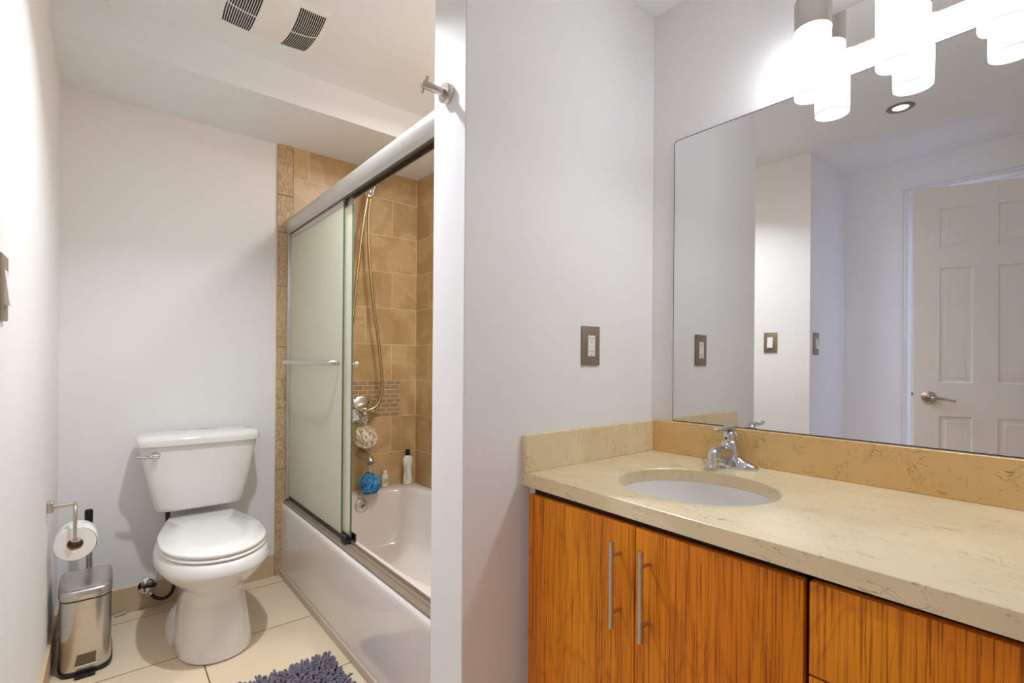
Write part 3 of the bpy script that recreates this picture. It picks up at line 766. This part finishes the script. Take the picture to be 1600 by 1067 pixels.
# ------------------------------------------------------------------ toilet
TX = .352
def toilet():
    t = thing('toilet', 'white two piece toilet with closed lid against the back wall', 'toilet', (TX, 2.42, 0))
    o = Vector((-TX, -2.42, 0))
    def P(b): bmesh.ops.translate(b, verts=b.verts, vec=o); return b
    def ring(z_, a, yf, yb, e=2.2, eb=2.6, ym=None):
        cy = ym if ym else yf+(yb-yf)*.45
        return sup(TX, cy, a, cy-yf, z_, 64, e, eb, yb-cy)
    b = BM()
    rings = [ring(0, .128, 2.098, 2.56, 2.3), ring(.006, .134, 2.092, 2.565, 2.3), ring(.05, .128, 2.105, 2.56, 2.3), ring(.12, .117, 2.130, 2.55, 2.3), ring(.19, .108, 2.145, 2.55, 2.2),
             ring(.232, .107, 2.140, 2.55, 2.2), ring(.250, .118, 2.120, 2.58, 2.15), ring(.275, .148, 2.085, 2.62, 2.1), ring(.305, .176, 2.052, 2.65, 2.1),
             ring(.328, .190, 2.030, 2.66, 2.1), ring(.338, .1955, 2.020, 2.665, 2.1), ring(.345, .1965, 2.017, 2.665, 2.1), ring(.372, .190, 2.028, 2.66, 2.1), ring(.384, .184, 2.036, 2.655, 2.1), ring(.387, .176, 2.046, 2.65, 2.1), ring(.387, .10, 2.15, 2.55)]
    loft(b, rings)
    # foot flange at the back sides and the shelf that carries the tank
    box(b, TX-.125, TX+.125, 2.50, 2.745, .33, .3865, .012, 3)
    loft(b, [ring(.0, .150, 2.30, 2.60, 3, 3), ring(.035, .146, 2.31, 2.59, 3, 3), ring(.075, .128, 2.34, 2.57, 3, 3), ring(.10, .10, 2.37, 2.55, 3, 3)])
    loft(b, [sup(TX, 2.62, .085, .085, .06, 40, 3), sup(TX, 2.62, .088, .09, .2, 40, 3), sup(TX, 2.62, .10, .1, .34, 40, 3)])
    obj('bowl', P(b), MT['porcelain'], t, 55)
    def seat(z0, z1, grow, name):
        def outline(s):
            pts = []; A, yf, yc, ybk = .1835*s, 2.036-(s-1)*.2, 2.285, 2.664
            for k in range(49):                       # round front
                a = PI+PI*k/48; pts.append((TX+A*math.cos(a), yc+(yc-yf)*math.sin(a)))
            for k in range(1, 15):                    # sides run back, then taper straight to a short flat rear edge
                q = k/14; w_ = A*(1-.01*q) if q < .25 else A*(.9975-.36*((q-.25)/.75)**1.2); pts.append((TX+w_, yc+(ybk-yc)*q))
            m = [(2*TX-x, y) for x, y in pts[49:]][::-1]
            return pts + m
        p = outline(1+grow); q = outline(1+grow-.03); r_ = outline(1+grow-.012)
        b = BM(); loft(b, [[(x, y, z0) for x, y in q], [(x, y, z0+.003) for x, y in r_], [(x, y, (z0+z1)/2) for x, y in p], [(x, y, z1-.003) for x, y in r_], [(x, y, z1) for x, y in q],
                           [(TX+(x-TX)*.5, 2.26+(y-2.26)*.5, z1+.002) for x, y in q]])
        obj(name, P(b), MT['porcelain'], t, 50)
    seat(.389, .403, .005, 'seat'); seat(.4045, .421, 0, 'lid')
    for s in (-1, 1):
        b = BM(); box(b, TX+s*.075-.018, TX+s*.075+.018, 2.668, 2.685, .3865, .416, .005, 2); obj('hinge', P(b), MT['whiteplastic'], t)
        if s > 0: continue
        b = BM(); lathe(b, [(.012, 0), (.012, .020), (.006, .022), (.006, .063)], (TX+(.06 if s > 0 else -.118), 2.675, .3875), (0, 0, 1), 12); obj('tank_bolt', P(b), MT['rubber'], t)
    # tank
    def tr(z_, a, yf):
        yb = 2.752; cy = (yf+yb)/2; return [(x, y, z_) for x, y, _ in sup(TX-.002, cy, a, (yb-yf)/2, 0, 64, 7)]
    def trb(z_, a, yf, bow):    # front bows outward in plan
        return [(x, y-(bow*(1-min(1, abs((x-TX)/a))**2.2) if y < 2.66 else 0), z_) for x, y, _ in tr(z_, a, yf)]
    b = BM(); loft(b, [trb(.452, .150, 2.625, .004), trb(.458, .166, 2.612, .008), trb(.475, .172, 2.607, .010), trb(.60, .200, 2.592, .014), trb(.745, .2255, 2.583, .016)])
    tk = obj('tank', P(b), MT['porcelain'], t, 50)
    b = BM(); loft(b, [trb(.746, .2275, 2.581, .016), trb(.748, .236, 2.572, .018), trb(.772, .2385, 2.569, .019), trb(.782, .234, 2.574, .019), trb(.789, .220, 2.59, .016), trb(.793, .17, 2.62, .01), trb(.794, .08, 2.65, 0)])
    obj('tank_lid', P(b), MT['porcelain'], t, 50)
    b = BM(); lathe(b, [(.017, 0), (.017, .004), (.012, .010), (.009, .024)], (.180, 2.584, .712), (0, -1, 0), 24)
    tube(b, smoothpath([(.184, 2.562, .712), (.165, 2.558, .711), (.140, 2.560, .710), (.116, 2.566, .713)], 5), [.010]*6+[.0075]*5+[.006]*5, 14, True, 1, 1)
    obj('flush_lever', P(b), MT['chrome'], tk)
toilet()
def supply():
    t = thing('water_supply_valve', 'dark chrome shutoff valve and hose on the baseboard beside the toilet', 'valve', (.163, YB-.010, .098))
    b = BM(); lathe(b, [(.034, 0), (.034, .003), (.026, .010), (.013, .014), (.010, .03)], (0, 0, 0), (0, -1, 0), 32); obj('escutcheon', b, MT['chrome'], t)
    b = BM(); lathe(b, [(.015, .022), (.015, .058), (.010, .062)], (0, 0, 0), (0, -1, 0), 20); tube(b, [(0, -.045, 0), (.012, -.052, -.022)], .010, 14)
    obj('valve_body', b, MT['chrome'], t)
    b = BM(); loft(b, [sup(0, 0, .024, .010, 0, 24), sup(0, 0, .026, .012, .006, 24), sup(0, 0, .022, .009, .012, 24)]); bmesh.ops.rotate(b, verts=b.verts, cent=(0, 0, 0), matrix=Matrix.Rotation(R(-65), 3, 'X')); bmesh.ops.translate(b, verts=b.verts, vec=(.008, -.062, .018))
    obj('valve_handle', b, MT['rubber'], t)
    b = BM(); tube(b, smoothpath([(.012, -.052, -.020), (.028, -.055, -.040), (.055, -.058, -.050), (.080, -.060, -.040), (.095, -.062, -.005), (.096, -.064, .05), (.085, -.068, .15), (.07, -.075, .25), (.066, -.09, .352)], 8), .0075, 12)
    obj('hose', b, MT['rubber'], t)
supply()

# ------------------------------------------------------------------ trash can, brush, paper
def trash():
    cx, cy = -.0385, 2.435
    t = thing('pedal_trash_can', 'small rectangular brushed steel pedal bin beside the toilet paper', 'trash can', (cx, cy, 0), R(0))
    def rr(a, yf, yb, z_, e=4.2): 
        c = .0; return sup(0, (yf+yb)/2, a, (yb-yf)/2, z_, 64, e, 7)
    b = BM(); loft(b, [rr(.0755, -.122, .118, 0), rr(.0765, -.123, .119, .004), rr(.0765, -.123, .119, .016), rr(.074, -.120, .117, .018)]); obj('base', b, MT['black'], t, 50)
    b = BM(); loft(b, [rr(.0735, -.119, .117, .018), rr(.0735, -.119, .117, .262)]); obj('body', b, MT['can'], t, 50)
    b = BM(); loft(b, [rr(.0745, -.1195, .1175, .262), rr(.0745, -.1195, .1175, .268)]); obj('seal_ring', b, MT['black'], t, 50)
    b = BM(); loft(b, [rr(.0765, -.122, .119, .268), rr(.077, -.1225, .1195, .271), rr(.0765, -.122, .119, .294), rr(.073, -.118, .115, .300), rr(.062, -.105, .103, .303), rr(.03, -.05, .05, .304)])
    obj('lid', b, MT['can'], t, 50)
    b = BM(); prism(b, [(-.030, .036), (.028, .036), (.030, .073), (-.022, .073)], 'y', -.1212, -.119); obj('pedal_slot', b, MT['aludark'], t, None)
    b = BM(); box(b, -.030, .034, -.127, -.1195, .032, .0375, .001, 1); obj('slot_lip', b, MT['can'], t, 30)
    b = BM(); box(b, -.028, .028, -.148, -.118, .003, .011, .002, 2); obj('pedal', b, MT['black'], t, 30)
trash()
def brush():
    t = thing('toilet_brush', 'toilet brush standing behind the steel pedal bin, black handle up', 'toilet brush', (-.037, 2.66, 0))
    b = BM(); lathe(b, [(.040, 0), (.042, .003), (.042, .22), (.038, .225), (.012, .228)]); obj('holder', b, MT['black'], t)
    b = BM(); lathe(b, [(.007, .225), (.007, .40)], (-.002, 0, 0), n=20); lathe(b, [(.004, .225), (.004, .40)], (.009, -.003, 0), n=14); obj('stem', b, MT['chrome'], t)
    b = BM(); lathe(b, [(.011, .395), (.012, .40), (.0135, .48), (.0135, .498), (.011, .504), (.001, .506)]); obj('grip', b, MT['black'], t)
brush()
def holder():
    X0 = xl(2.33)
    t = thing('toilet_paper_holder', 'brushed nickel toilet paper holder arm on the left wall', 'toilet paper holder', (X0, 2.33, .607))
    b = BM(); box(b, .0003, .018, -.020, .020, -.019, .019, .004, 3); obj('mount', b, MT['nickel'], t)
    b = BM(); tube(b, [(.016, 0, 0), (.079, 0, 0)], .0072, 18); obj('arm', b, MT['nickel'], t)
    b = BM(); tube(b, smoothpath([(.073, .004, .004), (.074, -.020, -.004), (.074, -.036, -.030), (.074, -.042, -.070), (.074, -.040, -.100), (.074, -.028, -.118), (.074, .0, -.121), (.074, .08, -.121)], 8), .0055, 14); obj('roll_bar', b, MT['nickel'], t)
    r = thing('toilet_paper_roll', 'white toilet paper roll hanging on the nickel holder', 'toilet paper', (X0+.074, 2.315, .607-.138))
    b = BM()
    prof = [(.0225, 0), (.056, .0005), (.0575, .002), (.0575, .100), (.056, .102), (.0225, .102)]
    lathe(b, prof+[prof[0]], (0, 0, 0), (0, 1, 0), 56, False, False); bmesh.ops.remove_doubles(b, verts=b.verts, dist=.00001)
    obj('paper', b, MT['paper'], r, 40)
    b = BM(); lathe(b, [(.0224, .0005), (.0224, .1015), (.0214, .1015), (.0214, .0005), (.0224, .0005)], (0, 0, 0), (0, 1, 0), 40, False, False); obj('core', b, MT['card'], r, 40)
    b = BM(); A = []
    for k in range(9):
        a = R(70-14*k); A.append([((.0585+.0035*k/8)*math.cos(a), y, (.0585+.0035*k/8)*math.sin(a)) for y in (0, .103)])
    loft(b, [[p[0], p[1]] for p in A], False, False, False)
    so = obj('loose_sheet', b, MT['paper'], r, 60); m = so.modifiers.new('thickness', 'SOLIDIFY'); m.thickness = .0006
holder()
b = BM(); tube(b, [(.050, 2.742, .0062), (.072, 2.748, .0062)], .0045, 12); tube(b, [(.072, 2.748, .0062), (.090, 2.753, .0062)], .006, 12)
tag(obj('metal_pin', b, MT['nickel']), 'tiny metal pin lying on the floor at the baseboard behind the pedal bin', 'pin')

# ------------------------------------------------------------------ bath mat
def rug():
    x0, x1, y0, y1 = .10, .660, 1.42, 1.868
    t = thing('bath_mat', 'shaggy purple grey chenille bath mat beside the tub', 'bath mat', ((x0+x1)/2, (y0+y1)/2, 0))
    cx, cy = (x0+x1)/2, (y0+y1)/2
    b = box(BM(), x0-cx, x1-cx, y0-cy, y1-cy, .0003, .006, .002, 1); obj('backing', b, MT['rugbase'], t)
    rnd = random.Random(11); b = BM(); s = .0105
    nx, ny = int((x1-x0)/s), int((y1-y0)/s)
    for i in range(nx+1):
        for j in range(ny+1):
            if y0+j*s < 1.55 and (i+j) % 2: continue
            x = x0-cx+i*s+rnd.uniform(-.004, .004); y = y0-cy+j*s+rnd.uniform(-.004, .004)
            a = rnd.uniform(0, 2*PI); L = rnd.uniform(.017, .027); tl = rnd.uniform(.2, .9)
            ex = (i/nx-.5)*2; ey = (j/ny-.5)*2
            dx = math.cos(a)*tl+.7*ex**7; dy = math.sin(a)*tl+.7*ey**7
            p0 = Vector((x, y, .004)); p1 = p0+Vector((dx*.004, dy*.004, L*.5)); p2 = p0+Vector((dx*.012, dy*.012, L*.85)); p3 = p0+Vector((dx*.018, dy*.018, L*.86))
            r_ = rnd.uniform(.0040, .0052)
            tube(b, [p0, p1, p2, p3], [r_*.8, r_, r_*1.05, r_*.55], 6)
    p = obj('chenille_pile', b, MT['rug'], t, 60); p['kind'] = 'stuff'
rug()
